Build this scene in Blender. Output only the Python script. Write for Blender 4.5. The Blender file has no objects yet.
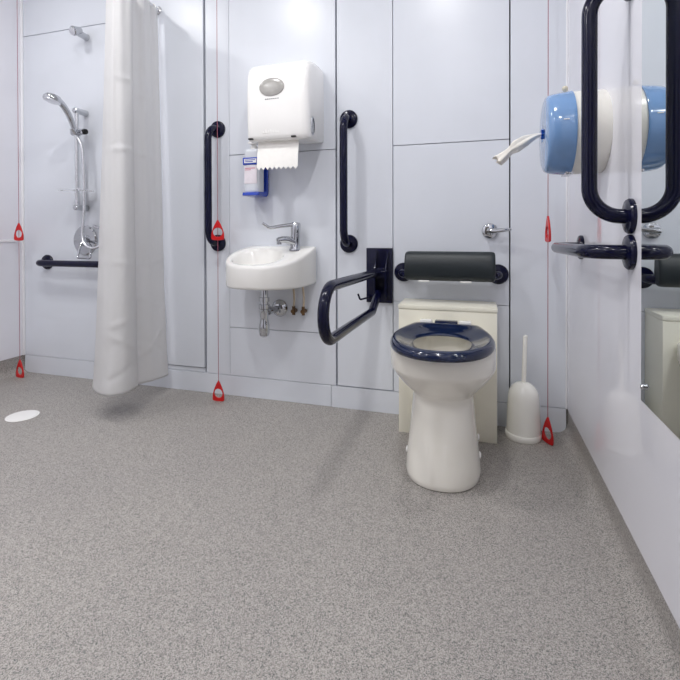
import bpy, bmesh, math, random
from mathutils import Vector, Matrix
random.seed(7)
PI = math.pi
C = bpy.context.scene.collection
sc = bpy.context.scene

# ------------------------------------------------------------------ materials
def lin(h):
    h = h.lstrip('#')
    out = []
    for k in (0, 2, 4):
        v = int(h[k:k+2], 16)/255
        out.append(v/12.92 if v <= .04045 else ((v+.055)/1.055)**2.4)
    return (*out, 1)

def mat(name, col, rough=.4, metal=0, coat=0, trans=0, spec=.5, bump=None, vary=None, sub=0):
    m = bpy.data.materials.new(name); m.use_nodes = True
    nt = m.node_tree; b = nt.nodes['Principled BSDF']
    c = lin(col) if isinstance(col, str) else col
    b.inputs['Base Color'].default_value = c
    b.inputs['Roughness'].default_value = rough
    b.inputs['Metallic'].default_value = metal
    b.inputs['Coat Weight'].default_value = coat
    b.inputs['Coat Roughness'].default_value = .05
    b.inputs['Transmission Weight'].default_value = trans
    b.inputs['Specular IOR Level'].default_value = spec
    if sub:
        b.inputs['Subsurface Weight'].default_value = sub
        b.inputs['Subsurface Radius'].default_value = (.01, .01, .01)
    tc = nt.nodes.new('ShaderNodeTexCoord')
    if vary:                                  # (scale, amount): faint uneven tone
        n = nt.nodes.new('ShaderNodeTexNoise'); n.inputs['Scale'].default_value = vary[0]
        r = nt.nodes.new('ShaderNodeValToRGB')
        k = vary[1]
        r.color_ramp.elements[0].position = .35; r.color_ramp.elements[1].position = .65
        r.color_ramp.elements[0].color = tuple(x*(1-k) for x in c[:3])+(1,)
        r.color_ramp.elements[1].color = tuple(min(1, x*(1+k)) for x in c[:3])+(1,)
        nt.links.new(tc.outputs['Object'], n.inputs['Vector'])
        nt.links.new(n.outputs['Fac'], r.inputs['Fac'])
        nt.links.new(r.outputs['Color'], b.inputs['Base Color'])
    if bump:                                  # (scale, strength, distance)
        n = nt.nodes.new('ShaderNodeTexNoise'); n.inputs['Scale'].default_value = bump[0]
        n.inputs['Detail'].default_value = 4
        bp = nt.nodes.new('ShaderNodeBump'); bp.inputs['Strength'].default_value = bump[1]
        bp.inputs['Distance'].default_value = bump[2]
        nt.links.new(tc.outputs['Object'], n.inputs['Vector'])
        nt.links.new(n.outputs['Fac'], bp.inputs['Height'])
        nt.links.new(bp.outputs['Normal'], b.inputs['Normal'])
    return m

M = {}
M['panel'] = mat('blue_grey_laminate', '#d9dde4', .3, vary=(3, .015), spec=.45)
M['side'] = mat('glossy_laminate', '#e4e4ea', .008, vary=(2, .01), spec=.5)
M['front'] = mat('added_door_dark', '#5d5650', .5, vary=(2, .02))  # for the added door, dark for its reflection in the chrome
M['gap'] = mat('dark_gap', '#24262c', .8)
M['trim'] = mat('white_trim', '#f0f0f2', .3)
M['ceil'] = mat('ceiling_paint', '#f2f2f0', .9)
M['navy'] = mat('navy_coated_steel', '#0c0e2a', .17, coat=.12, spec=.22, vary=(40, .05))
M['seatblue'] = mat('navy_seat_plastic', '#0b1b3d', .12, coat=.35, vary=(20, .04))
M['pad'] = mat('charcoal_vinyl', '#1b2327', .42, bump=(300, .1, .001))
M['ceramic'] = mat('cream_ceramic', '#f3f0e6', .08, coat=.5, vary=(6, .008))
M['basinwhite'] = mat('white_ceramic', '#ecebe7', .08, coat=.5, vary=(6, .008))
M['boxing'] = mat('cream_board', '#eeebdb', .35, vary=(5, .012))
M['white'] = mat('white_plastic', '#f4f3f0', .22, coat=.2, vary=(8, .006))
M['brushwhite'] = mat('brush_plastic', '#f5f4ee', .2, coat=.2, vary=(8, .01))
M['chrome'] = mat('chrome', '#c2c4c8', .06, metal=1, vary=(20, .02))
M['satin'] = mat('satin_steel', '#d8d9dc', .22, metal=1, vary=(30, .03))
M['brass'] = mat('dull_brass', '#6d543a', .35, metal=.8, vary=(60, .1))
M['pipe'] = mat('beige_pipe', '#c9b8a0', .4, vary=(60, .05))
M['keycream'] = mat('pearly_plastic', '#cdc6b2', .3)
M['red'] = mat('red_plastic', '#c81518', .3, vary=(30, .04))
M['cord'] = mat('red_cord', '#a05c6a', .6, vary=(200, .06))
M['paper'] = mat('white_paper', '#f6f4ef', .8, vary=(60, .015), bump=(250, .15, .001))
M['wipe'] = mat('cream_tissue', '#f1ece2', .85, vary=(80, .02), bump=(160, .4, .002))
M['window'] = mat('smoked_window', '#a5a39f', .2, vary=(60, .04))
M['mark'] = mat('grey_print', '#8b8b8c', .5)
M['soapblue'] = mat('royal_blue_plastic', '#1a3fae', .25, coat=.3, vary=(20, .03))
M['soapbottle'] = mat('milky_bottle', '#d9dde3', .25, sub=.2, vary=(15, .02))
M['pink'] = mat('pink_label', '#e3dce2', .5, vary=(40, .03))
M['pinkmark'] = mat('pink_print', '#c9607a', .5)
M['blueplastic'] = mat('clear_blue_plastic', '#7ea6d8', .14, coat=.5, trans=.2, vary=(14, .04))
M['bluedark'] = mat('deep_blue_plastic', '#1d4fa8', .2, coat=.3)
M['offwhite'] = mat('offwhite_plastic', '#e6e4dc', .3, vary=(10, .01))
M['black'] = mat('black_gap', '#08080a', .6)
M['mirror'] = mat('mirror_glass', '#e3e8e8', .0, metal=1)
M['mirrorback'] = mat('mirror_edge', '#9fb0ac', .3)
M['water'] = mat('water', '#d6d8d2', .02, trans=.6)

# translucent curtain cloth
def cloth():
    m = bpy.data.materials.new('white_curtain_cloth'); m.use_nodes = True
    nt = m.node_tree; b = nt.nodes['Principled BSDF']; o = nt.nodes['Material Output']
    b.inputs['Base Color'].default_value = lin('#ececec'); b.inputs['Roughness'].default_value = .55
    t = nt.nodes.new('ShaderNodeBsdfTranslucent'); t.inputs['Color'].default_value = lin('#ecebea')
    mx = nt.nodes.new('ShaderNodeMixShader'); mx.inputs[0].default_value = .42
    tc = nt.nodes.new('ShaderNodeTexCoord')
    mp = nt.nodes.new('ShaderNodeMapping'); mp.inputs['Scale'].default_value = (9, 9, 4.5)
    n = nt.nodes.new('ShaderNodeTexNoise'); n.inputs['Scale'].default_value = 1.0; n.inputs['Detail'].default_value = 3
    bp = nt.nodes.new('ShaderNodeBump'); bp.inputs['Strength'].default_value = .5; bp.inputs['Distance'].default_value = .03
    nt.links.new(tc.outputs['Object'], mp.inputs[0]); nt.links.new(mp.outputs[0], n.inputs['Vector'])
    nt.links.new(n.outputs['Fac'], bp.inputs['Height']); nt.links.new(bp.outputs[0], b.inputs['Normal'])
    nt.links.new(b.outputs[0], mx.inputs[1]); nt.links.new(t.outputs[0], mx.inputs[2]); nt.links.new(mx.outputs[0], o.inputs[0])
    return m
M['cloth'] = cloth()

# speckled safety vinyl, with the welded joint at x = -1.16
def vinyl(seam):
    m = bpy.data.materials.new('speckled_vinyl' + ('_seam' if seam else '')); m.use_nodes = True
    nt = m.node_tree; b = nt.nodes['Principled BSDF']; L = nt.links
    b.inputs['Roughness'].default_value = .5; b.inputs['Specular IOR Level'].default_value = .35
    tc = nt.nodes.new('ShaderNodeTexCoord')
    def noise(scale, lo, hi, c0, c1):
        n = nt.nodes.new('ShaderNodeTexNoise'); n.inputs['Scale'].default_value = scale; n.inputs['Detail'].default_value = 1.5
        r = nt.nodes.new('ShaderNodeValToRGB')
        r.color_ramp.elements[0].position = lo; r.color_ramp.elements[1].position = hi
        r.color_ramp.elements[0].color = c0; r.color_ramp.elements[1].color = c1
        L.new(tc.outputs['Object'], n.inputs['Vector']); L.new(n.outputs['Fac'], r.inputs['Fac'])
        return r.outputs['Color']
    base = noise(2.0, .3, .7, lin('#a19c98'), lin('#a6a19c'))
    def cells(scale, lo, hi, c0, c1):
        n = nt.nodes.new('ShaderNodeTexVoronoi'); n.inputs['Scale'].default_value = scale
        sx = nt.nodes.new('ShaderNodeSeparateXYZ'); L.new(n.outputs['Color'], sx.inputs[0])
        r = nt.nodes.new('ShaderNodeValToRGB')
        r.color_ramp.elements[0].position = lo; r.color_ramp.elements[1].position = hi
        r.color_ramp.elements[0].color = c0; r.color_ramp.elements[1].color = c1
        L.new(tc.outputs['Object'], n.inputs['Vector']); L.new(sx.outputs['X'], r.inputs['Fac'])
        return r.outputs['Color']
    g1 = cells(600, .05, .95, (.58, .58, .58, 1), (1.36, 1.36, 1.36, 1))
    g2 = cells(430, .05, .24, (.45, .51, .51, 1), (1, 1, 1, 1))
    def mul(a, c):
        x = nt.nodes.new('ShaderNodeMix'); x.data_type = 'RGBA'; x.blend_type = 'MULTIPLY'; x.inputs[0].default_value = 1
        L.new(a, x.inputs[6]); L.new(c, x.inputs[7]); return x.outputs[2]
    col = mul(mul(base, g1), g2)
    if seam:
        sp = nt.nodes.new('ShaderNodeSeparateXYZ'); L.new(tc.outputs['Object'], sp.inputs[0])
        a = nt.nodes.new('ShaderNodeMath'); a.operation = 'ADD'; a.inputs[1].default_value = 1.160; L.new(sp.outputs['X'], a.inputs[0])
        ab = nt.nodes.new('ShaderNodeMath'); ab.operation = 'ABSOLUTE'; L.new(a.outputs[0], ab.inputs[0])
        lt = nt.nodes.new('ShaderNodeMath'); lt.operation = 'LESS_THAN'; lt.inputs[1].default_value = .0011; L.new(ab.outputs[0], lt.inputs[0])
        mx = nt.nodes.new('ShaderNodeMix'); mx.data_type = 'RGBA'; L.new(lt.outputs[0], mx.inputs[0])
        L.new(col, mx.inputs[6]); mx.inputs[7].default_value = lin('#aba69f'); col = mx.outputs[2]
    L.new(col, b.inputs['Base Color'])
    n = nt.nodes.new('ShaderNodeTexNoise'); n.inputs['Scale'].default_value = 300
    bp = nt.nodes.new('ShaderNodeBump'); bp.inputs['Strength'].default_value = .05; bp.inputs['Distance'].default_value = .001
    L.new(tc.outputs['Object'], n.inputs['Vector']); L.new(n.outputs['Fac'], bp.inputs['Height']); L.new(bp.outputs[0], b.inputs['Normal'])
    return m
M['floor'] = vinyl(True); M['cove'] = vinyl(False)

# ------------------------------------------------------------------ mesh helpers
class MB:
    """collects shapes in world coordinates; build() links them as ONE mesh object"""
    def __init__(s): s.v = []; s.f = []
    def add(s, vs, fs):
        o = len(s.v); s.v += [tuple(p) for p in vs]; s.f += [tuple(i+o for i in f) for f in fs]; return s
    def loft(s, rings, cap0=True, cap1=True, closed=True):
        n = len(rings[0]); vs = [p for r in rings for p in r]; fs = []
        for i in range(len(rings)-1):
            for j in range(n if closed else n-1):
                k = (j+1) % n
                fs.append((i*n+j, i*n+k, (i+1)*n+k, (i+1)*n+j))
        if cap0: fs.append(tuple(range(n-1, -1, -1)))
        if cap1: fs.append(tuple((len(rings)-1)*n+j for j in range(n)))
        return s.add(vs, fs)
    def box(s, lo, hi, bev=0, seg=2):
        bm = bmesh.new(); bmesh.ops.create_cube(bm, size=1)
        for v in bm.verts:
            v.co = Vector([lo[i]+(v.co[i]+.5)*(hi[i]-lo[i]) for i in range(3)])
        if bev: bmesh.ops.bevel(bm, geom=bm.edges[:], offset=bev, segments=seg, affect='EDGES', profile=.5)
        bm.verts.index_update()
        s.add([v.co[:] for v in bm.verts], [[v.index for v in f.verts] for f in bm.faces]); bm.free(); return s
    def tube(s, pts, r, n=20, caps=True):
        pts = [Vector(p) for p in pts]; R = r if isinstance(r, (list, tuple)) else [r]*len(pts)
        T = []
        for i in range(len(pts)):
            a = pts[max(i-1, 0)]; b = pts[min(i+1, len(pts)-1)]; T.append((b-a).normalized())
        u = T[0].orthogonal().normalized(); rings = []
        for i, p in enumerate(pts):
            u = (u - T[i]*u.dot(T[i])).normalized(); w = T[i].cross(u)
            rings.append([p+(u*math.cos(2*PI*j/n)+w*math.sin(2*PI*j/n))*R[i] for j in range(n)])
        return s.loft(rings, caps, caps)
    def lathe(s, prof, o, axis=(0, 0, 1), n=36, cap0=True, cap1=True):
        """prof = [(radius, distance along axis)]"""
        o = Vector(o); a = Vector(axis).normalized(); u = a.orthogonal().normalized(); w = a.cross(u)
        return s.loft([[o+a*h+(u*math.cos(2*PI*j/n)+w*math.sin(2*PI*j/n))*max(r, 1e-5) for j in range(n)] for r, h in prof], cap0, cap1)
    def prism(s, poly, d0, d1, axis):
        """poly of 2-D points in the plane of the other two axes, extruded from d0 to d1"""
        def P(p, d): q = list(p); q.insert(axis, d); return q
        return s.loft([[P(p, d0) for p in poly], [P(p, d1) for p in poly]])
    def build(s, name, m, parent=None, angle=35, bevel=0, kind=None):
        me = bpy.data.meshes.new(name)
        po = org(parent) if parent else Vector((0, 0, 0))
        me.from_pydata([tuple(Vector(p)-po) for p in s.v], [], s.f)
        bm = bmesh.new(); bm.from_mesh(me)
        bmesh.ops.recalc_face_normals(bm, faces=bm.faces[:]); bm.to_mesh(me); bm.free()
        me.materials.append(m if not isinstance(m, str) else M[m])
        me.shade_smooth(); me.set_sharp_from_angle(angle=math.radians(angle))
        o = bpy.data.objects.new(name, me); C.objects.link(o)
        if parent: o.parent = parent
        if bevel:
            b = o.modifiers.new('edge', 'BEVEL'); b.width = bevel; b.segments = 3; b.limit_method = 'ANGLE'; b.angle_limit = math.radians(40)
        if kind: o['kind'] = kind
        return o

def org(o):
    p = Vector((0, 0, 0))
    while o: p += o.location; o = o.parent
    return p

def thing(name, label, cat, loc, group=None):
    o = bpy.data.objects.new(name, None); C.objects.link(o); o.location = loc
    o.empty_display_size = .05
    return tag(o, label, cat, group)

def tag(o, label, cat, group=None):
    o['label'] = label; o['category'] = cat
    if group: o['group'] = group
    return o

def copy_thing(root, loc, label):
    r = root.copy(); C.objects.link(r); r.location = loc; r['label'] = label
    for ch in list(root.children):
        c = ch.copy(); C.objects.link(c); c.parent = r
        for g in ch.children:
            d = g.copy(); C.objects.link(d); d.parent = c
    return r

def fillet(pts, r, n=10):
    """polyline with rounded corners; r per inner point or one number"""
    P = [Vector(p) for p in pts]; out = [P[0]]
    for i in range(1, len(P)-1):
        rr = r[i-1] if isinstance(r, (list, tuple)) else r
        a = (P[i-1]-P[i]).normalized(); b = (P[i+1]-P[i]).normalized()
        ang = a.angle(b)
        if rr < 1e-5 or ang > PI-.01: out.append(P[i]); continue
        d = rr/math.tan(ang/2); c = P[i]+(a+b).normalized()*(rr/math.sin(ang/2))
        p0 = P[i]+a*d-c; p1 = P[i]+b*d-c; th = p0.angle(p1)
        for k in range(n+1):
            t = k/n
            out.append(c+(p0*math.sin((1-t)*th)+p1*math.sin(t*th))/math.sin(th))
    out.append(P[-1]); return out

def smooth_path(pts, n=8):
    P = [Vector(p) for p in pts]; out = []
    for i in range(len(P)-1):
        p0 = P[max(i-1, 0)]; p1 = P[i]; p2 = P[i+1]; p3 = P[min(i+2, len(P)-1)]
        for k in range(n):
            t = k/n
            out.append(.5*((2*p1)+(p2-p0)*t+(2*p0-5*p1+4*p2-p3)*t*t+(3*p1-p0-3*p2+p3)*t**3))
    out.append(P[-1]); return out

def interp(xs, ys, x):
    if x <= xs[0]: return ys[0]
    for i in range(len(xs)-1):
        if x <= xs[i+1]:
            t = (x-xs[i])/(xs[i+1]-xs[i]); return ys[i]+(ys[i+1]-ys[i])*t
    return ys[-1]

# ------------------------------------------------------------------ the room  (x = 0 right wall, y = 0 back wall, metres)
XL, YF, ZC = -2.846, -2.75, 2.42
ST = 'structure'
MB().box((XL-.1, YF-.1, -.06), (.1, .1, 0)).build('floor', 'floor', kind=ST)
MB().box((XL-.1, YF-.1, ZC), (.1, .1, ZC+.06)).build('ceiling', 'ceil', kind=ST)
wb = MB().box((XL-.1, .030, 0), (.1, .1, ZC)).build('wall_back', 'gap', kind=ST)
def panel(x0, x1, z0, z1, y1=0.0):
    return MB().box((x0, y1, z0), (x1, .032, z1), .0012, 1).build('panel', 'panel', wb, angle=20, kind=ST)
g = .0013
ZS = 1.178                                        # the joint that runs along the wall at elbow height
panel(XL+.004, -2.06, .0995, 1.925); panel(XL+.004, -2.06, 1.9285, ZC)
panel(-2.05, -1.6495, .124, ZC, -.003)             # access panel standing proud beside the curtain
panel(-2.06, -1.6495, .0995, .1195, 0.004)
panel(-1.638, -1.507, .0995, ZC)
panel(-1.5055, -.9605, .0995, .334); panel(-1.5055, -.9605, .3365, ZS); panel(-1.5055, -.9605, ZS+.003, ZC)
panel(-.9525, -.6975, .1015, ZC)
panel(-.6945, -.2165, .0995, .4965); panel(-.6945, -.2165, .4985, ZS); panel(-.6945, -.2165, ZS+.003, ZC)
panel(-.211, -.0005, .0995, ZC)
bb = MB().box((XL+.005, -.001, 0), (-.9835, .031, .0972), .0012, 1).build('baseboard_back', 'panel', kind=ST)
mb = MB()
poly = [(-.9817, 0), (-.9817, .0972), (-.004, .0972), (-.004, .03)] + [(-.004-.03+.03*math.cos(a), .03-.03*math.sin(a)) for a in [k*PI/16 for k in range(1, 9)]]
mb.prism(poly, -.001, .031, 1).build('panel', 'panel', bb, kind=ST)

wr = MB().box((.009, YF-.1, 0), (.1, .1, ZC)).build('wall_right', 'gap', kind=ST)
MB().box((0, YF-.05, .0985), (.0095, .031, ZC)).build('panel', 'side', wr, kind=ST)
wl = MB().box((XL-.1, YF-.1, 0), (XL-.009, .1, ZC)).build('wall_left', 'gap', kind=ST)
MB().box((XL-.0095, YF-.05, .0985), (XL, .031, ZC)).build('panel', 'side', wl, kind=ST)
MB().box((XL-.1, YF-.1, 0), (.1, YF, ZC)).build('wall_front', 'side', kind=ST)
MB().box((-1.45, YF, 0), (-.45, YF+.03, 2.06), .003).build('added_door_1', 'front', kind=ST)  # unseen door, added to give the chrome something dark to mirror
# coved vinyl upstands under the side walls
def cove(name, xw, s):
    fill = MB().box((min(xw, xw+s*.06), .012, 0), (max(xw, xw+s*.06), .0295, .0972))
    R = .045
    prof = [(xw, 0), (xw+s*(.004+R), 0.0004)]+[(xw+s*(.004+R-R*math.sin(a)), .0004+R-R*math.cos(a)) for a in [k*PI/20 for k in range(1, 11)]]+[(xw+s*.004, .0978), (xw, .0978)]
    fill.prism(prof, YF, .010, 1).build(name, 'cove', angle=50, kind=ST)
cove('baseboard_right', .0075, -1); cove('baseboard_left', XL-.0075, 1)
MB().box((-.006, -.006, .099), (-.0002, -.0002, ZC), .001).build('trim_1', 'trim', kind=ST)
MB().box((XL+.0002, -.012, .099), (XL+.012, -.0002, ZC), .002).build('trim_2', 'trim', kind=ST)
MB().box((XL, YF, .75), (XL+.006, -.045, .765), .002).build('trim_3', 'trim', kind=ST)

# ------------------------------------------------------------------ grab rails
TR, FR, SO = .0172, .041, .088
def flange(p, nrm):
    return MB().lathe([(FR, 0), (FR, .007), (FR-.003, .011), (.026, .013), (.024, .014)], p, nrm, 36)
def grab_rail(a, b, nrm, label, name='grab_rail', so=SO, bend=.068):
    """tube from wall point a to wall point b standing off along nrm, with a cover flange at each end"""
    a = Vector(a); b = Vector(b); nv = Vector(nrm)
    t = thing(name, label, 'grab rail', a, 'navy grab rails')
    path = fillet([a+nv*.008, a+nv*so, b+nv*so, b+nv*.008], bend, 14)
    MB().tube(path, TR, 24).build('bar', 'navy', t)
    for p in (a, b):
        f = flange(p, nv).build('flange', 'navy', t)
    return t
gr = grab_rail((-.896, 0, .749), (-.896, 0, 1.310), (0, -1, 0), 'navy vertical grab rail to the right of the wash basin')
copy_thing(gr, (-1.568, 0, .749), 'navy vertical grab rail to the left of the wash basin, behind a red pull cord')
grab_rail((-2.664, 0, .637), (-2.06, 0, .637), (0, -1, 0), 'navy horizontal grab rail under the shower mixer')
grab_rail((0, -.777, .836), (0, -.777, 1.377), (-1, 0, 0), 'navy vertical grab rail on the glossy side wall beside the mirror')
grab_rail((0, -.777, .7525), (0, -.262, .7475), (-1, 0, 0), 'navy horizontal grab rail on the side wall under the blue roll dispenser')

# ------------------------------------------------------------------ toilet
TX = -.453
def dring(a, yf, yb, z, yc, cx=TX, n=56, p=2.25, back=.88):
    """plan outline: rounded nose to yf, straighter sides back to yb"""
    pts = []
    m = n*5//8
    for k in range(m):
        th = PI*k/(m-1)                            # left to right round the nose
        c, s_ = math.cos(th), math.sin(th)
        x = -a*math.copysign(abs(c)**(2/p), c); y = yc-(yc-yf)*abs(s_)**(2/p)
        pts.append((cx+x, y, z))
    q = n-m
    ba = a*back
    for k in range(q):
        t = (k+1)/(q+1)
        if t < .35: u = t/.35; pts.append((cx+a+(ba-a)*u**1.5, yc+(yb-yc)*u, z))
        elif t > .65: u = (1-t)/.35; pts.append((cx-a-(ba-a)*u**1.5, yc+(yb-yc)*u, z))
        else: u = (t-.35)/.3; pts.append((cx+ba-2*ba*u, yb, z))
    return pts
toilet = thing('toilet', 'cream floor standing toilet with raised navy blue seat ring', 'toilet', (TX, -.4, 0))
YB = -.178
rings = []
for z, a, yf, yc in [(0, .121, -.557, -.40), (.004, .124, -.561, -.40), (.02, .124, -.561, -.40), (.06, .1195, -.552, -.40), (.12, .1125, -.538, -.40), (.19, .105, -.523, -.40),
                     (.24, .1005, -.513, -.40), (.262, .1005, -.513, -.40), (.270, .104, -.519, -.40), (.285, .115, -.537, -.41), (.305, .131, -.560, -.42), (.330, .1485, -.586, -.43),
                     (.350, .161, -.604, -.435), (.359, .1655, -.611, -.435), (.366, .168, -.614, -.435), (.40, .1695, -.617, -.435), (.422, .1695, -.618, -.435), (.428, .166, -.614, -.435), (.430, .160, -.608, -.435)]:
    rings.append(dring(a, yf, YB, z, yc))
hole = [(.430, .112, -.565, -.29), (.424, .106, -.558, -.295), (.40, .108, -.56, -.29), (.34, .095, -.53, -.31), (.29, .07, -.48, -.34), (.255, .045, -.44, -.36)]
for z, a, yf, yb in hole:
    rings.append(dring(a, yf, yb, z, (yf+yb)/2, back=.6))
MB().loft(rings).build('pan', 'ceramic', toilet, angle=50)
MB().loft([dring(.058, -.46, -.35, .272, -.405, back=.6)], False, True).build('water', 'water', toilet)
for x, y, z, sx in [(-.5705, -.42, .055, -1), (-.3405, -.32, .082, 1), (-.3355, -.41, .062, 1)]:
    MB().lathe([(.011, -.012), (.011, .001), (.008, .0035), (.003, .0045)], (x+.002*sx, y, z), (sx, -.1, .1), 20).build('bolt_cap', 'white', toilet)
# seat: dished ring with clipped rear corners
def seat_loop(k, z, n=96, off=0):
    """k = 0 outer edge ... 1 hole edge"""
    pts = []
    for j in range(n):
        th = 2*PI*j/n; c, s_ = math.cos(th), math.sin(th)
        # outer: half ellipse nose, clipped trapezoid rear, in polar form around (0, -.445)
        if s_ >= 0:                                # nose side (towards -y)
            p = 2.2; ro = 1/((abs(c)/.167)**p+(abs(s_)/.236)**p)**(1/p)
        else:
            cand = [.167/max(abs(c), 1e-6), .212/max(abs(s_), 1e-6)]
            # clipped corner line from (.1605,.03) to (.122,.205)
            A = (.167, .045); B = (.122, .212)
            nx, ny = B[1]-A[1], A[0]-B[0]; d = nx*A[0]+ny*A[1]
            den = nx*abs(c)+ny*abs(s_)
            if den > 1e-6: cand.append(d/den)
            ro = (sum(q**-26 for q in cand))**(-1/26)
        ri = 1/((abs(c)/.094)**2.1+(abs(s_)/(.135 if s_ > 0 else .105))**2.1)**(1/2.1)
        r = ro+(ri-ro)*k-off
        pts.append((TX+r*c, -.443-r*s_, z))
    return pts
prof = [(0, .4315, .010), (0, .433, .003), (0, .440, 0), (0, .449, .0015), (0, .456, .006), (.14, .4605, 0), (.22, .461, 0), (.30, .4585, 0), (.44, .452, 0), (.62, .4455, 0), (.82, .441, 0), (.94, .438, 0), (1, .4345, 0), (1, .4325, -.001), (.96, .431, 0)]
rr = [seat_loop(k, z, off=o) for k, z, o in prof]
mb = MB().loft(rr, False, False)
n_ = 96; L_ = len(rr)-1
mb.f += [(j, (j+1) % n_, L_*n_+(j+1) % n_, L_*n_+j) for j in range(n_)]
seat = mb.build('toilet_seat', 'seatblue', toilet, angle=60)
seat['label'] = 'navy blue glossy seat ring'
for x in (-.528, -.385):
    h = MB().box((x-.022, -.238, .440), (x+.022, -.206, .4665), .003).build('hinge', 'white', seat)
MB().box((TX-.042, -.246, .438), (TX+.042, -.212, .4675), .004).build('hinge_block', 'seatblue', seat)

# cream boxing behind the toilet
bx = thing('cistern_boxing', 'cream boxed-in cistern unit on the floor behind the toilet', 'cistern unit', (-.456, -.087, 0))
MB().box((-.6425, -.1735, 0), (-.2695, -.0022, .4945), .0015).build('body', 'boxing', bx)
MB().box((-.644, -.176, .4955), (-.268, -.0022, .5125), .002).build('top', 'boxing', bx)

# flush lever
fh = thing('flush_lever', 'chrome flush lever on a round plate on the wall above the cistern unit', 'flush lever', (-.2915, 0, .804))
MB().lathe([(.032, 0), (.032, .004), (.029, .009), (.018, .013)], (-.2915, 0, .804), (0, -1, 0)).build('rose', 'chrome', fh)
MB().lathe([(.013, .010), (.013, .052), (.010, .056)], (-.2915, 0, .804), (0, -1, 0)).build('spindle', 'chrome', fh)
MB().tube(smooth_path([(-.303, -.050, .803), (-.288, -.052, .804), (-.26, -.053, .806), (-.232, -.054, .809), (-.211, -.053, .811)], 5), [.0105+.002*math.sin(k/20*PI)-.006*(k/20) for k in range(21)], 16).build('handle', 'chrome', fh)

# padded back rest
br = thing('back_rest', 'dark padded back rest on a navy rail above the cistern unit', 'back rest', (-.4535, 0, .627))
MB().tube(fillet([(-.648, -.008, .626), (-.648, -.085, .626), (-.259, -.085, .627), (-.259, -.008, .627)], .045, 10), TR, 24).build('bar', 'navy', br)
for x in (-.648, -.259):
    flange((x, 0, .6265), (0, -1, 0)).build('flange', 'navy', br)
prof = [(-.072, .602), (-.078, .710), (-.084, .7205), (-.098, .7235), (-.112, .720), (-.127, .704), (-.136, .676), (-.138, .648), (-.133, .622), (-.123, .608), (-.110, .602)]
# rounded ends
rings = []
cy_, cz_ = -.100, .662
for x, k in [(-.627, .80), (-.6255, .88), (-.622, .95), (-.616, .985), (-.608, 1), (-.45, 1), (-.30, 1), (-.292, 1), (-.284, .985), (-.278, .95), (-.2745, .88), (-.273, .80)]:
    rings.append([(x, cy_+(y-cy_)*k, cz_+(z-cz_)*k) for y, z in prof])
pad = MB().loft(rings).build('pad', 'pad', br, angle=60)
sm = pad.modifiers.new('soft', 'SUBSURF'); sm.levels = 2; sm.render_levels = 2
for x in (-.548, -.385):
    MB().box((x-.022, -.126, .599), (x+.022, -.088, .606), .002).build('clip', 'white', br)

# drop-down rail
dx = -.7545
dr = thing('drop_down_rail', 'navy drop-down support rail folded out between basin and toilet', 'drop-down rail', (dx, 0, .61))
MB().box((-.814, -.012, .489), (-.6965, -.0005, .731), .003).build('wall_plate', 'navy', dr)
for s in (-1, 1):
    x = dx+.012+s*.024
    MB().prism([(-.010, .716), (-.018, .715), (-.030, .69), (-.052, .648), (-.060, .62), (-.060, .535), (-.048, .515), (-.010, .505)], x-.003, x+.003, 0).build('bracket', 'navy', dr, bevel=.001)
MB().tube([(dx-.016, -.042, .628), (dx+.042, -.042, .628)], .009, 16).box((dx-.008, -.05, .60), (dx+.032, -.011, .645), .004).build('pivot', 'navy', dr)
top, bot, yf = .635, .480, -.698
loop = [(dx, -.03, .624), (dx, -.10, .628)]
R_ = (.642-.484)/2; zc_ = (.642+.484)/2
loop += [(dx, yf-R_*math.sin(a), zc_+R_*math.cos(a)) for a in [k*PI/20 for k in range(21)]]
loop += fillet([(dx, -.5, .481), (dx, -.163, .474), (dx, -.04, .535)], .03, 6)
MB().tube(loop, .0168, 24).build('bar', 'navy', dr)
MB().tube(fillet([(-.792, -.010, .516), (-.800, -.03, .513), (-.833, -.05, .505), (-.842, -.052, .531)], [.008, .007], 5), .0042, 12).build('hook', 'navy', dr)

# ------------------------------------------------------------------ wash basin
bs = thing('wash_basin', 'small white wall-hung wash basin with rounded front', 'wash basin', (-1.25, 0, .565))
BC = (-1.262, -.112)
def basin_outer(th, inset=0):
    """distance from BC to the D-shaped outline in direction th"""
    c, s_ = math.cos(th), math.sin(th)
    cx, hw, pr, st = -1.2440, .1925, .258, -.115
    lo, hi = 0, .6
    for _ in range(28):
        m = (lo+hi)/2; x = BC[0]+c*m-cx; y = BC[1]+s_*m
        ins = y < -.0022-inset and abs(x) < hw-inset
        if ins and x >= 0: ins = (x/(hw-inset))**2.15+(max(0, -y-.012)/(pr-.012-inset))**2.0 < 1
        elif ins and y < st: ins = (-x/(hw-inset))**2.2+((st-y)/(pr+st-inset))**2.2 < 1
        elif ins: ins = (-x/(hw-inset))**2.0+((y-st)/(.155-inset))**2.0 < 1
        lo, hi = (m, hi) if ins else (lo, m)
    return lo
NB = 112
angs = [2*PI*k/NB for k in range(NB)]
def ztop(y): return .740-.35*abs(y) if y > -.2 else .740-.070-.25*(abs(y)-.2)
def bloop(inset, dz=0, z=None):
    out = []
    for th in angs:
        r = basin_outer(th, inset); x, y = BC[0]+r*math.cos(th), BC[1]+r*math.sin(th)
        out.append((x, y, (ztop(y)+dz) if z is None else z(x, y) if callable(z) else z))
    return out
def bowl(k, dz, z=None):
    out = []
    for th in angs:
        x = -1.287+.122*k*math.cos(th); y = -.130+.092*k*math.sin(th)
        out.append((x, y, ztop(y)+dz if z is None else z))
    return out
zb = lambda x, y: .566-.010*min(1, abs(y)/.15)
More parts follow.
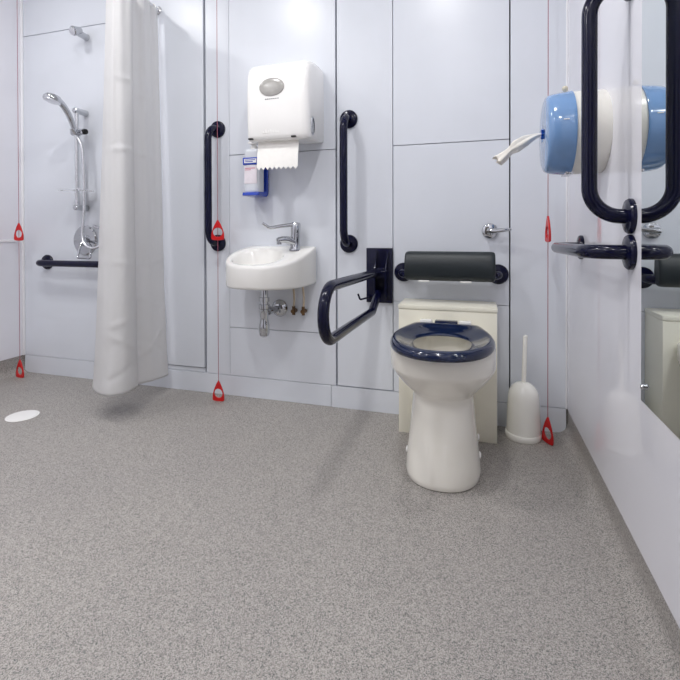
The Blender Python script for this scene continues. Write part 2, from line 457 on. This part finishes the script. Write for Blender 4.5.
rings = [bloop(.05, z=lambda x, y: zb(x, y)), bloop(.012, z=lambda x, y: zb(x, y)), bloop(.003, z=lambda x, y: zb(x, y)+.004), bloop(0, z=lambda x, y: zb(x, y)+.012), bloop(0, -.02), bloop(0, -.009), bloop(.002, -.003), bloop(.007, 0),
         bowl(1.04, -.001), bowl(1.0, -.004), bowl(.96, -.011), bowl(.86, -.05), bowl(.7, 0, .605), bowl(.4, 0, .588), bowl(.15, 0, .585)]
MB().loft(rings).build('bowl', 'basinwhite', bs, angle=55)
MB().lathe([(.030, .5655), (.030, .552), (.026, .544), (.02, .543)], (-1.255, -.13, 0), (0, 0, 1), 28).build('waste_boss', 'basinwhite', bs)

tp = thing('basin_tap', 'chrome lever tap on the right of the wash basin', 'tap', (-1.140, -.05, .718))
MB().lathe([(.026, 0), (.026, .006), (.0225, .012), (.021, .035), (.021, .075), (.022, .095), (.021, .122), (.017, .128), (.004, .129)], (-1.140, -.050, .718), (.04, .02, 1), 28).build('body', 'chrome', tp)
MB().tube(smooth_path([(-1.138, -.05, .752), (-1.157, -.078, .765), (-1.176, -.102, .769), (-1.193, -.122, .764)], 6), [.019-.006*k/18 for k in range(19)], 18).lathe([(.0105, 0), (.0105, .016)], (-1.188, -.117, .747), (0, 0, 1), 18).build('spout', 'chrome', tp)
MB().tube(smooth_path([(-1.14, -.055, .836), (-1.19, -.080, .830), (-1.228, -.100, .8225), (-1.242, -.107, .8235), (-1.256, -.115, .834), (-1.267, -.12, .843)], 6), [.009-.003*k/30 for k in range(31)], 14).build('lever', 'chrome', tp)

tr = thing('bottle_trap', 'chrome bottle trap under the wash basin', 'bottle trap', (-1.256, -.13, .33))
MB().lathe([(.018, .5425), (.018, .46)], (-1.256, -.13, 0), (0, 0, 1), 24).build('tailpiece', 'chrome', tr)
MB().lathe([(.016, .512), (.0235, .510), (.0235, .492), (.016, .490)], (-1.256, -.13, 0), (0, 0, 1), 24).lathe([(.016, .480), (.024, .478), (.024, .460), (.018, .456)], (-1.256, -.13, 0), (0, 0, 1), 24).build('nut', 'chrome', tr)
MB().lathe([(.019, .458), (.0195, .43), (.0175, .415), (.020, .40), (.0235, .385), (.0235, .350), (.019, .338), (.010, .332), (.002, .331)], (-1.256, -.13, 0), (0, 0, 1), 28).build('bottle', 'chrome', tr)
MB().tube([(-1.256, -.13, .445), (-1.238, -.003, .442)], .014, 20).lathe([(.013, 0), (.020, .002), (.020, .018), (.014, .02)], (-1.2525, -.104, .4445), (.14, 1, 0), 24).build('wall_pipe', 'chrome', tr)
MB().lathe([(.040, 0), (.040, .004), (.033, .013), (.018, .020)], (-1.238, -.0005, .442), (0, -1, 0), 32).build('flange', 'chrome', tr)

def supply(x, label):
    t = thing('supply_pipe', label, 'water pipe', (x, -.024, .43), 'basin supply pipes')
    MB().tube(smooth_path([(x, -.024, .44), (x+.003, -.024, .50), (x-.002, -.026, .558)], 6), .0048, 12).build('pipe', 'pipe', t)
    MB().tube([(x, -.024, .418), (x, -.024, .458)], .0075, 14).tube([(x, -.0005, .435), (x, -.034, .435)], .0105, 14).build('valve', 'brass', t)
    return t
sp = supply(-1.158, 'thin beige supply pipe with brass valve under the basin, next to the bottle trap')
copy_thing(sp, (-1.110, -.024, .43), 'thin beige supply pipe with brass valve under the basin, farthest from the bottle trap')

# ------------------------------------------------------------------ paper towel dispenser
pd = thing('paper_towel_dispenser', 'white wall paper towel dispenser above the wash basin', 'paper towel dispenser', (-1.158, 0, 1.19))
prof = [(-.001, 1.205), (-.001, 1.545), (-.03, 1.5475), (-.09, 1.545), (-.14, 1.536), (-.172, 1.521), (-.188, 1.503), (-.197, 1.476), (-.202, 1.43), (-.204, 1.36), (-.202, 1.28), (-.197, 1.215), (-.192, 1.199), (-.183, 1.1915), (-.10, 1.1925)]
rings = []
for x, dz, dy in [(-1.3025, .026, .026), (-1.301, .015, .016), (-1.296, .006, .007), (-1.287, .0015, .002), (-1.275, 0, 0), (-1.16, 0, -.003), (-1.045, 0, 0), (-1.033, .0015, .002), (-1.022, .006, .007), (-1.015, .015, .016), (-1.012, .026, .026)]:
    r = []
    for y, z in prof:
        fy = min(1, abs(y)/.19); fz = max(0, (z-1.37)/.17)
        r.append((x, y+dy*fy, z-dz*max(0, fz)*min(1, fz)+dz*.4*max(0, (1.28-z)/.09)))
    rings.append(r)
MB().loft(rings).build('casing', 'white', pd, angle=40)
def yfront(z): return interp([1.215, 1.28, 1.36, 1.43, 1.476], [-.199, -.2045, -.2065, -.2045, -.1995], z)
def oval(cx, cz, rx, rz, y0, depth, n=40):
    m = MB()
    rr = []
    for k, d in ((1, 0), (1, depth*.7), (.93, depth), (.5, depth*1.1)):
        rr.append([(cx+rx*k*math.cos(2*PI*j/n), yfront(cz+rz*k*math.sin(2*PI*j/n))+y0-d, cz+rz*k*math.sin(2*PI*j/n)) for j in range(n)])
    return m.loft(rr)
oval(-1.176, 1.415, .0575, .039, .001, .005).build('window', 'window', pd)
mk = MB()
for k in range(7):
    x = -1.207+k*.0095
    mk.box((x, yfront(1.366)-.0008, 1.3625), (x+.007, yfront(1.366)+.004, 1.3665))
mk.build('emblem', 'mark', pd)
mk = MB()
for k, h in enumerate((.008, .016, .012, .016, .010, .014, .008)):
    x = -1.222+k*.0115
    mk.box((x, yfront(1.228)-.0012, 1.220), (x+.006, yfront(1.228)+.004, 1.220+h), .001)
mk.build('embossed_logo', 'white', pd)
MB().lathe([(.026, -.004), (.026, .0025), (.021, .003), (.017, .001), (.004, .001)], (0, 0, 0), (1, 0, 0), 32)
lk = MB(); nL = 32
lk.loft([[(-1.0135+d, -.150+.022*k*math.cos(2*PI*j/nL), 1.250+.040*k*math.sin(2*PI*j/nL)) for j in range(nL)] for k, d in ((1, -.006), (1, .0035), (.9, .005), (.82, .004), (.3, .0045))]).build('lock', 'satin', pd)
for x in (-1.280, -1.079):
    MB().box((x-.010, -.203, 1.1975), (x+.010, -.19, 1.2035)).build('slot', 'black', pd)

pd.location += Vector((-.004, 0, .006))
# paper towel hanging from it
nx, nz = 36, 10
vs, fs = [], []
for side in (0, 1):
    for j in range(nz+1):
        t = j/nz
        for i in range(nx+1):
            x = -1.268+.193*i/nx
            zz = 1.215-(.142)*t
            if j == nz: zz += .013*abs(((i/4) % 1)*2-1)
            y = -.155-.018*math.sin(t*1.6)-.004*math.sin(i/nx*PI)*t+(.0012 if side else 0)
            vs.append((x, y, zz))
W_ = nx+1; H_ = (nz+1)*W_
for j in range(nz):
    for i in range(nx):
        a = j*W_+i; fs.append((a, a+1, a+W_+1, a+W_)); fs.append((H_+a, H_+a+W_, H_+a+W_+1, H_+a+1))
for i in range(nx): a = nz*W_+i; fs.append((a, a+1, H_+a+1, H_+a)); fs.append((i+1, i, H_+i, H_+i+1))
for j in range(nz): a = j*W_; fs.append((a, a+W_, H_+a+W_, H_+a)); a += nx; fs.append((a+W_, a, H_+a, H_+a+W_))
tag(MB().add(vs, fs).build('paper_towel', 'paper'), 'white paper towel with zigzag edge hanging from the wall dispenser', 'paper towel')

# ------------------------------------------------------------------ soap dispenser
so = thing('soap_dispenser', 'milky soap bottle in a blue wall holder under the paper towel dispenser', 'soap dispenser', (-1.335, 0, .97))
rings = []
for z, k in [(.986, .90), (.990, .97), (.998, 1), (1.10, 1), (1.168, 1), (1.178, .96), (1.184, .80), (1.186, .60)]:
    r = []
    for j in range(32):
        th = 2*PI*j/32; c, s_ = math.cos(th), math.sin(th)
        r.append((-1.334+.040*k*math.copysign(abs(c)**.5, c), -.070+.032*k*math.copysign(abs(s_)**.5, s_), z))
    rings.append(r)
MB().loft(rings).build('bottle', 'soapbottle', so, angle=50)
MB().lathe([(.016, 1.185), (.016, 1.20), (.011, 1.204), (.011, 1.214)], (-1.334, -.070, 0), (0, 0, 1), 24).box((-1.352, -.100, 1.208), (-1.316, -.05, 1.219), .004).build('pump', 'white', so)
m_ = MB().prism([(-.0005, 1.145), (-.012, 1.145), (-.018, 1.10), (-.018, 1.02), (-.028, .992), (-.11, .985), (-.112, .970), (-.02, .968), (-.004, .98), (-.0005, 1.0)], -1.374, -1.294, 0)
m_.build('holder', 'soapblue', so, bevel=.003)
MB().box((-1.3755, -.1055, 1.111), (-1.291, -.030, 1.146), .004).build('band', 'soapblue', so)
lb = MB().box((-1.366, -.1068, 1.1195), (-1.305, -.105, 1.138)).build('name_label', 'white', so)
MB().box((-1.361, -.1075, 1.131), (-1.310, -.1066, 1.1345)).box((-1.361, -.1075, 1.1235), (-1.322, -.1066, 1.127)).build('print', 'soapblue', lb)
l2 = MB().box((-1.367, -.1035, 1.025), (-1.304, -.1015, 1.108)).build('label', 'pink', so)
MB().box((-1.364, -.1042, 1.094), (-1.312, -.1033, 1.097)).box((-1.364, -.1042, 1.087), (-1.334, -.1033, 1.0895)).build('print', 'pinkmark', l2)

# ------------------------------------------------------------------ blue centre-feed roll dispenser on the side wall
bd = thing('roll_dispenser', 'round tissue roll dispenser with clear blue cover on the side wall', 'roll dispenser', (0, -.51, 1.09))
DC = (0, -.51, 1.087)
MB().lathe([(.116, 0), (.118, .004), (.1185, .06), (.1175, .088), (.110, .09)], DC, (-1, 0, 0), 64).build('housing', 'offwhite', bd)
MB().lathe([(.1175, .084), (.1215, .0845), (.1215, .088), (.1200, .094), (.1175, .120), (.1145, .138), (.111, .1465), (.107, .1505), (.102, .1525), (.05, .1545), (.022, .1555), (.016, .153), (.011, .148), (.001, .148)], DC, (-1, 0, 0), 64).build('cover', 'blueplastic', bd, angle=50)
nz_ = MB()
for k in range(3):
    a = k*PI/3; u = Vector((0, math.cos(a), math.sin(a)))*.014; w = Vector((0, -math.sin(a), math.cos(a)))*.0028
    c0 = Vector((-.1495, -.51, 1.09)); c1 = Vector((-.1605, -.51, 1.09))
    nz_.loft([[c+u+w, c+u-w, c-u-w, c-u+w] for c in (c0, c1)])
nz_.build('nozzle', 'bluedark', bd)
MB().lathe([(.0035, 0), (.0035, .012)], (-.092, -.49, 1.205), (0, 0, 1), 14).lathe([(.0005, .011), (.006, .013), (.0085, .018), (.0085, .022), (.006, .027), (.0005, .0285)], (-.092, -.49, 1.205), (0, 0, 1), 18).build('key', 'keycream', bd)
MB().box((-.10, -.545, .9655), (-.078, -.475, .976), .002).build('latch', 'satin', bd)
MB().box((-.118, -.6282, 1.103), (-.103, -.6245, 1.1065), .001).build('emblem', 'white', bd)

# tissue pulled out of its centre
path = [(-.150, -.51, 1.087), (-.163, -.511, 1.0885), (-.181, -.516, 1.083), (-.206, -.524, 1.070), (-.232, -.532, 1.054), (-.249, -.537, 1.042), (-.268, -.543, 1.024), (-.284, -.548, 1.011)]
wid = [.004, .005, .009, .015, .0155, .010, .014, .017]
pp = smooth_path(path, 6); rings = []
for i, p in enumerate(pp):
    t = i/6; wv = interp(list(range(8)), wid, t)
    q = pp[min(i+1, len(pp)-1)]-pp[max(i-1, 0)]; q.normalize()
    side = Vector((0, 0, 1)).cross(q).normalized(); up = q.cross(side)
    tw = .25*t
    r = []
    for j in range(28):
        a = 2*PI*j/28
        rad = wv*(1+.16*math.sin(5*a+t*1.1)+.10*math.sin(3*a-t*.8))
        if i == len(pp)-1: pass
        b_ = a+tw
        r.append(p+up*math.cos(b_)*rad*1.0+side*math.sin(b_)*rad*.6+(q*random.uniform(-.006, .006) if i == len(pp)-1 else Vector()))
    rings.append(r)
tag(MB().loft(rings).build('tissue', 'wipe', angle=60), 'crumpled cream tissue pulled out of the blue roll dispenser', 'tissue')

# ------------------------------------------------------------------ mirror
mr = thing('wall_mirror', 'tall frameless mirror on the side wall beside the grab rails', 'mirror', (0, -1.09, .434))
MB().box((-.0012, -1.347, .434), (0, -.847, 1.70), .0003, 1).build('backing', 'mirrorback', mr)
MB().box((-.0016, -1.3465, .4347), (-.0011, -.8477, 1.6993)).build('glass', 'mirror', mr)
MB().lathe([(.0065, .001), (.0065, .006), (.0045, .0085), (.001, .0095)], (0, -.869, .470), (-1, 0, 0), 20).build('screw_cap', 'chrome', mr)

# ------------------------------------------------------------------ toilet brush
bh = thing('toilet_brush_holder', 'white bell shaped toilet brush holder on the floor by the cistern unit', 'brush holder', (-.170, -.078, 0))
MB().lathe([(.065, 0), (.067, .003), (.0675, .017), (.065, .022), (.061, .024)], (-.170, -.078, 0), (0, 0, 1), 48).build('base', 'brushwhite', bh)
MB().lathe([(.063, .022), (.0625, .05), (.0605, .10), (.058, .145), (.056, .166), (.051, .184), (.040, .200), (.026, .210), (.012, .2145), (.010, .214)], (-.1685, -.078, 0), (0, 0, 1), 48).build('bell', 'brushwhite', bh, angle=60)
tag(MB().tube(smooth_path([(-.1675, -.078, .2135), (-.166, -.078, .26), (-.1635, -.078, .34), (-.162, -.078, .388), (-.162, -.078, .394)], 5), [.0095]+[.0088]*8+[.0085]*8+[.0088, .0088, .007, .003], 18).build('toilet_brush', 'brushwhite'), 'white toilet brush handle standing up out of its holder', 'toilet brush')

# ------------------------------------------------------------------ red emergency pull cords
def tri_outline(th, w, h, cz):
    """distance from the hole centre (0, cz) to the bulging triangle's edge"""
    c, s_ = math.cos(th), math.sin(th); lo, hi = 0, .12
    for _ in range(26):
        m = (lo+hi)/2; u = c*m; v = cz+s_*m
        half = w*(1-(max(0, v)/h)**2.0)*(.92+.08*min(1, max(0, v)/(.28*h))) if v < h else 0
        ins = (v > .0018*(abs(u)/w)**2*0+.004*(1-(abs(u)/w)**2)*-1) and v < h and abs(u) < half
        lo, hi = (m, hi) if ins else (lo, m)
    return lo
def toggle(x, y, z0, rot, parent, w=.0315, h=.096):
    n = 60; cz = .034; ri = .0215; T = .0038
    d = Vector((math.cos(rot), math.sin(rot), 0)); nn = Vector((-d.y, d.x, 0)); o = Vector((x, y, z0))
    def ring(f, t): return [o+d*(f(a)*math.cos(a))+Vector((0, 0, cz+f(a)*math.sin(a)))+nn*t for a in [2*PI*j/n for j in range(n)]]
    fo = lambda a: tri_outline(a, w, h, cz); fo2 = lambda a: tri_outline(a, w, h, cz)-.0015
    fi = lambda a: ri; fi2 = lambda a: ri+.0012
    rr = [ring(fi, -T*.6), ring(fi2, -T), ring(fo2, -T), ring(fo, -T*.5), ring(fo, T*.5), ring(fo2, T), ring(fi2, T), ring(fi, T*.6)]
    mb = MB().loft(rr, False, False); k = (len(rr)-1)*n
    mb.f += [(j, k+j, k+(j+1) % n, (j+1) % n) for j in range(n)]
    return mb.build('toggle', 'red', parent, angle=50)
def pull_cord(x, y, zlow, zup, rl, ru, label):
    t = thing('pull_cord', label, 'pull cord', (x, y, zlow), 'red emergency pull cords')
    MB().tube([(x, y, ZC-.0005), (x, y, zlow+.085)], .0014, 8).build('cord', 'cord', t)
    toggle(x, y, zup, ru, t); toggle(x, y, zlow, rl, t)
    return t
pull_cord(-1.519, -.085, .003, .768, .05, .45, 'red emergency pull cord between the shower and the wash basin')
pull_cord(-2.768, -.088, .003, .762, -.08, .09, 'red emergency pull cord in the far corner beside the shower')
pull_cord(-.086, -.112, .004, .765, -1.05, -1.45, 'red emergency pull cord beside the toilet brush and glossy side wall')

# ------------------------------------------------------------------ shower
fs_ = thing('overhead_shower', 'small fixed chrome shower head high on the shower wall', 'shower head', (-2.377, 0, 1.868))
MB().lathe([(.019, 0), (.019, .006), (.017, .012)], (-2.377, 0, 1.864), (0, -1, 0), 28).tube([(-2.377, -.004, 1.864), (-2.375, -.05, 1.866), (-2.372, -.075, 1.868)], [.017, .018, .017], 20).build('arm', 'chrome', fs_)
MB().lathe([(.016, -.022), (.019, -.005), (.0245, .014), (.025, .022), (.022, .026)], (-2.364, -.078, 1.869), (-.25, -1, -.5), 32).build('head', 'chrome', fs_)
MB().lathe([(.021, .0245), (.021, .028), (.016, .0295), (.004, .030)], (-2.364, -.078, 1.869), (-.25, -1, -.5), 32).build('spray_face', 'satin', fs_)

acryl = mat('clear_acrylic', '#ffffff', .05, trans=1); acryl.node_tree.nodes['Principled BSDF'].inputs['IOR'].default_value = 1.12
rx, ry = -2.385, -.062
rs = thing('shower_riser_rail', 'chrome shower riser rail on the wall behind the curtain', 'riser rail', (rx, 0, .93))
MB().tube([(rx, ry, .925), (rx, ry, 1.458)], .0105, 20).build('bar', 'satin', rs)
for z in (1.452, .936):
    MB().tube([(rx, -.0005, z), (rx, -.045, z), (rx, ry-.014, z)], [.017, .0155, .015], 20).lathe([(.015, 0), (.012, .003), (.003, .004)], (rx, ry-.014, z), (0, -1, 0), 20).build('wall_bracket', 'chrome', rs)
sl = MB().tube([(rx-.028, ry, 1.337), (rx+.052, ry, 1.337)], .017, 18).tube([(rx, ry, 1.318), (rx, ry, 1.356)], .0175, 18).tube([(rx+.012, ry-.02, 1.325), (rx+.010, ry-.036, 1.350)], .016, 18).build('slider', 'chrome', rs)
MB().tube([(rx+.050, ry, 1.337), (rx+.062, ry, 1.337)], .014, 18).build('knob', 'black', sl)
MB().box((-2.445, -.125, 1.021), (-2.30, -.032, 1.026), .002).box((-2.445, -.128, 1.024), (-2.30, -.125, 1.034), .001).build('soap_tray', acryl, rs)

hs = thing('hand_shower', 'chrome hand shower held in the slider of the riser rail', 'hand shower', (rx+.01, ry-.03, 1.33))
hp = smooth_path([(rx+.014, -.086, 1.322), (rx+.013, -.094, 1.355), (rx+.010, -.112, 1.400), (rx+.010, -.142, 1.442), (rx+.012, -.172, 1.466), (rx+.014, -.190, 1.473)], 6)
MB().tube(hp, [.0105+.0055*math.sin(min(1, k/30)*PI*.6) for k in range(31)], 18).build('handle', 'chrome', hs)
hc = (rx+.016, -.220, 1.468); hax = (-.12, -.22, -.95)
MB().lathe([(.004, -.024), (.020, -.023), (.034, -.018), (.042, -.006), (.043, .004), (.040, .010)], hc, hax, 36).build('head', 'chrome', hs)
MB().lathe([(.039, .0095), (.039, .012), (.030, .014), (.004, .0145)], hc, hax, 36).build('spray_face', 'satin', hs)

hz = smooth_path([(-2.371, -.086, 1.318), (-2.350, -.085, 1.295), (-2.330, -.080, 1.24), (-2.322, -.078, 1.10), (-2.320, -.080, .95), (-2.320, -.086, .86), (-2.321, -.092, .79), (-2.307, -.096, .748), (-2.278, -.096, .727), (-2.245, -.090, .722), (-2.205, -.077, .745), (-2.208, -.057, .79), (-2.250, -.042, .822), (-2.295, -.034, .835), (-2.318, -.022, .838), (-2.322, -.010, .838)], 8)
tag(MB().tube(hz, .0075, 14).build('shower_hose', 'satin'), 'flexible chrome shower hose looping in front of the round mixer plate', 'shower hose')
vx, vz = -2.393, .760
sv = thing('shower_mixer', 'round chrome shower mixer plate with loop lever above the grab rail', 'shower mixer', (vx, 0, vz))
MB().lathe([(.080, 0.0005), (.080, .006), (.074, .011), (.030, .014)], (vx, 0, vz), (0, -1, 0), 48).build('plate', 'chrome', sv)
MB().lathe([(.030, .012), (.030, .032), (.026, .038), (.004, .040)], (vx, 0, vz), (0, -1, 0), 32).build('control', 'chrome', sv)
MB().tube(fillet([(vx+.010, -.032, vz-.006), (vx+.012, -.050, vz-.030), (vx+.010, -.066, vz-.092), (vx+.098, -.066, vz-.094), (vx+.078, -.050, vz-.030), (vx+.024, -.032, vz-.004)], [.012, .008, .008, .012], 5), .0058, 14).build('lever', 'chrome', sv)

# curtain rail and curtain
cr = thing('curtain_rail', 'curved chrome shower curtain rail fixed to the back wall at ceiling height', 'curtain rail', (-1.89, 0, 1.95))
MB().tube(smooth_path([(-1.915, -.012, 1.943), (-1.905, -.30, 1.943), (-1.890, -1.0, 1.943), (-1.905, -1.20, 1.943), (-1.96, -1.34, 1.943), (-2.08, -1.42, 1.943), (-2.30, -1.44, 1.943), (-2.843, -1.44, 1.943)], 8), .0125, 18).build('bar', 'satin', cr)
for p, nv in (((-1.915, -.0005, 1.943), (0, -1, 0)), ((XL, -1.44, 1.943), (1, 0, 0))):
    MB().lathe([(.023, 0), (.023, .006), (.017, .012)], p, nv, 28).build('flange', 'satin', cr)

# plan of the bunched curtain (x, y) at the hem and at the heading
hem = [(-1.985, -.335), (-1.965, -.385), (-1.905, -.425), (-1.850, -.445), (-1.796, -.450), (-1.766, -.415), (-1.771, -.340), (-1.800, -.290), (-1.838, -.262), (-1.846, -.235), (-1.832, -.19), (-1.822, -.150), (-1.826, -.110), (-1.829, -.048)]
head = [(-1.906, -.340), (-1.889, -.366), (-1.866, -.388), (-1.835, -.402), (-1.795, -.405), (-1.775, -.375), (-1.795, -.320), (-1.832, -.290), (-1.860, -.265), (-1.868, -.235), (-1.858, -.19), (-1.862, -.140), (-1.878, -.090), (-1.893, -.035)]
hemz = [.160, .128, .116, .118, .121, .123, .121, .112, .103, .097, .095, .094, .089, .086]
hp_ = smooth_path([(x, y, z) for (x, y), z in zip(hem, hemz)], 8); tp_ = smooth_path([(x, y, 1.925) for x, y in head], 8)
NV = 150; vs = []; nc = len(hp_)
for j in range(NV+1):
    t = j/NV                                        # 0 hem .. 1 heading
    s_ = t**.75
    for i in range(nc):
        p = hp_[i].lerp(tp_[i], s_); u = i/(nc-1)
        z = hp_[i].z+(tp_[i].z-hp_[i].z)*t
        w = .005*(math.sin(u*34+.8*math.sin(t*5))*(.5+.5*t)+.7*math.sin(u*71+t*3)*t)
        w += .004*math.sin(t*9+u*9)*(1-t)
        for zc, am, sl in ((1.455, .004, .01), (1.16, .005, -.008), (.66, .004, .02), (.45, .004, -.05), (.30, .005, .07), (.24, -.004, -.06)):
            w += am*math.exp(-((z-zc-sl*math.sin(u*7))/.008)**2)
        vs.append((p.x+w, min(p.y-w*.6, -.02), z))
fs = [(j*nc+i, j*nc+i+1, (j+1)*nc+i+1, (j+1)*nc+i) for j in range(NV) for i in range(nc-1)]
cu = thing('shower_curtain', 'white shower curtain drawn together against the back wall', 'shower curtain', (-1.85, -.25, .09))
cl = MB().add(vs, fs).build('cloth', 'cloth', cu, angle=180)
so_ = cl.modifiers.new('thick', 'SOLIDIFY'); so_.thickness = .0012
for y in (-.045, -.10, -.155, -.21, -.265, -.32, -.375, -.41):
    m_ = MB(); n = 20
    R0 = .0175
    xr = interp([-.5, -.30, 0], [-1.901, -1.905, -1.915], y)
    ringp = [(xr+R0*math.sin(2*PI*k/n), y, 1.9405+R0*math.cos(2*PI*k/n)) for k in range(n+1)]
    m_.tube(ringp, .0028, 8, False).box((xr-.010, y-.012, 1.900), (xr+.010, y+.012, 1.926), .004).build('ring', 'white', cu)

# floor drain
fd = thing('floor_drain', 'round white drain cover in the floor near the far corner', 'floor drain', (-2.247, -.484, 0))
MB().lathe([(.063, .0), (.063, .0015), (.059, .003), (.056, .0025)], (-2.247, -.484, 0), (0, 0, 1), 48).build('rim', 'white', fd)
MB().lathe([(.054, .0005), (.054, .0035), (.03, .0042), (.001, .0042)], (-2.247, -.484, 0), (0, 0, 1), 48).build('cover', 'white', fd)

# ------------------------------------------------------------------ light: the room's ceiling downlights
def downlight(x, y, w, r=.065):
    l = bpy.data.lights.new('downlight', 'AREA'); l.shape = 'DISK'; l.size = 2*r; l.energy = w; l.color = (1, .99, .985)
    o = bpy.data.objects.new('downlight', l); C.objects.link(o); o.location = (x, y, ZC-.012)
for x, y, w in [(-2.35, -.95, 5.6), (-1.55, -1.1, 8), (-.55, -1.15, 7.5), (-2.3, -2.1, 6), (-1.4, -2.25, 5.2), (-.5, -2.35, 5.5)]:
    downlight(x, y, w)
w = bpy.data.worlds.new('room'); sc.world = w; w.use_nodes = True
w.node_tree.nodes['Background'].inputs[0].default_value = (.9, .93, 1, 1)
w.node_tree.nodes['Background'].inputs[1].default_value = .3

# ------------------------------------------------------------------ camera
f_, cyp, yaw, pit, rol = 453.552, 235.898, .292988, .0076178, -.00237425
cam = bpy.data.cameras.new('camera'); co = bpy.data.objects.new('camera', cam); C.objects.link(co)
cam.sensor_width = 36; cam.sensor_fit = 'HORIZONTAL'; cam.lens = f_/680*36
cam.shift_y = -(340-cyp)/680; cam.clip_start = .01
F = Vector((-math.sin(yaw), math.cos(yaw), 0)); Rr = Vector((math.cos(yaw), math.sin(yaw), 0)); U = Vector((0, 0, 1))
F2 = F*math.cos(pit)-U*math.sin(pit); U2 = U*math.cos(pit)+F*math.sin(pit)
R3 = Rr*math.cos(rol)+U2*math.sin(rol); U3 = U2*math.cos(rol)-Rr*math.sin(rol)
m4 = Matrix((R3, U3, -F2)).transposed().to_4x4(); m4.translation = (-.34296, -1.97681, .8)
co.matrix_world = m4
sc.camera = co

sc.view_settings.view_transform = 'Standard'; sc.view_settings.look = 'None'
sc.view_settings.gamma = 1; sc.view_settings.use_curve_mapping = False
sc.view_settings.exposure = 0.35
sc.cycles.max_bounces = 14; sc.cycles.diffuse_bounces = 8; sc.cycles.glossy_bounces = 6; sc.cycles.transmission_bounces = 8
sc.cycles.sample_clamp_indirect = 6; sc.cycles.caustics_reflective = False; sc.cycles.caustics_refractive = False
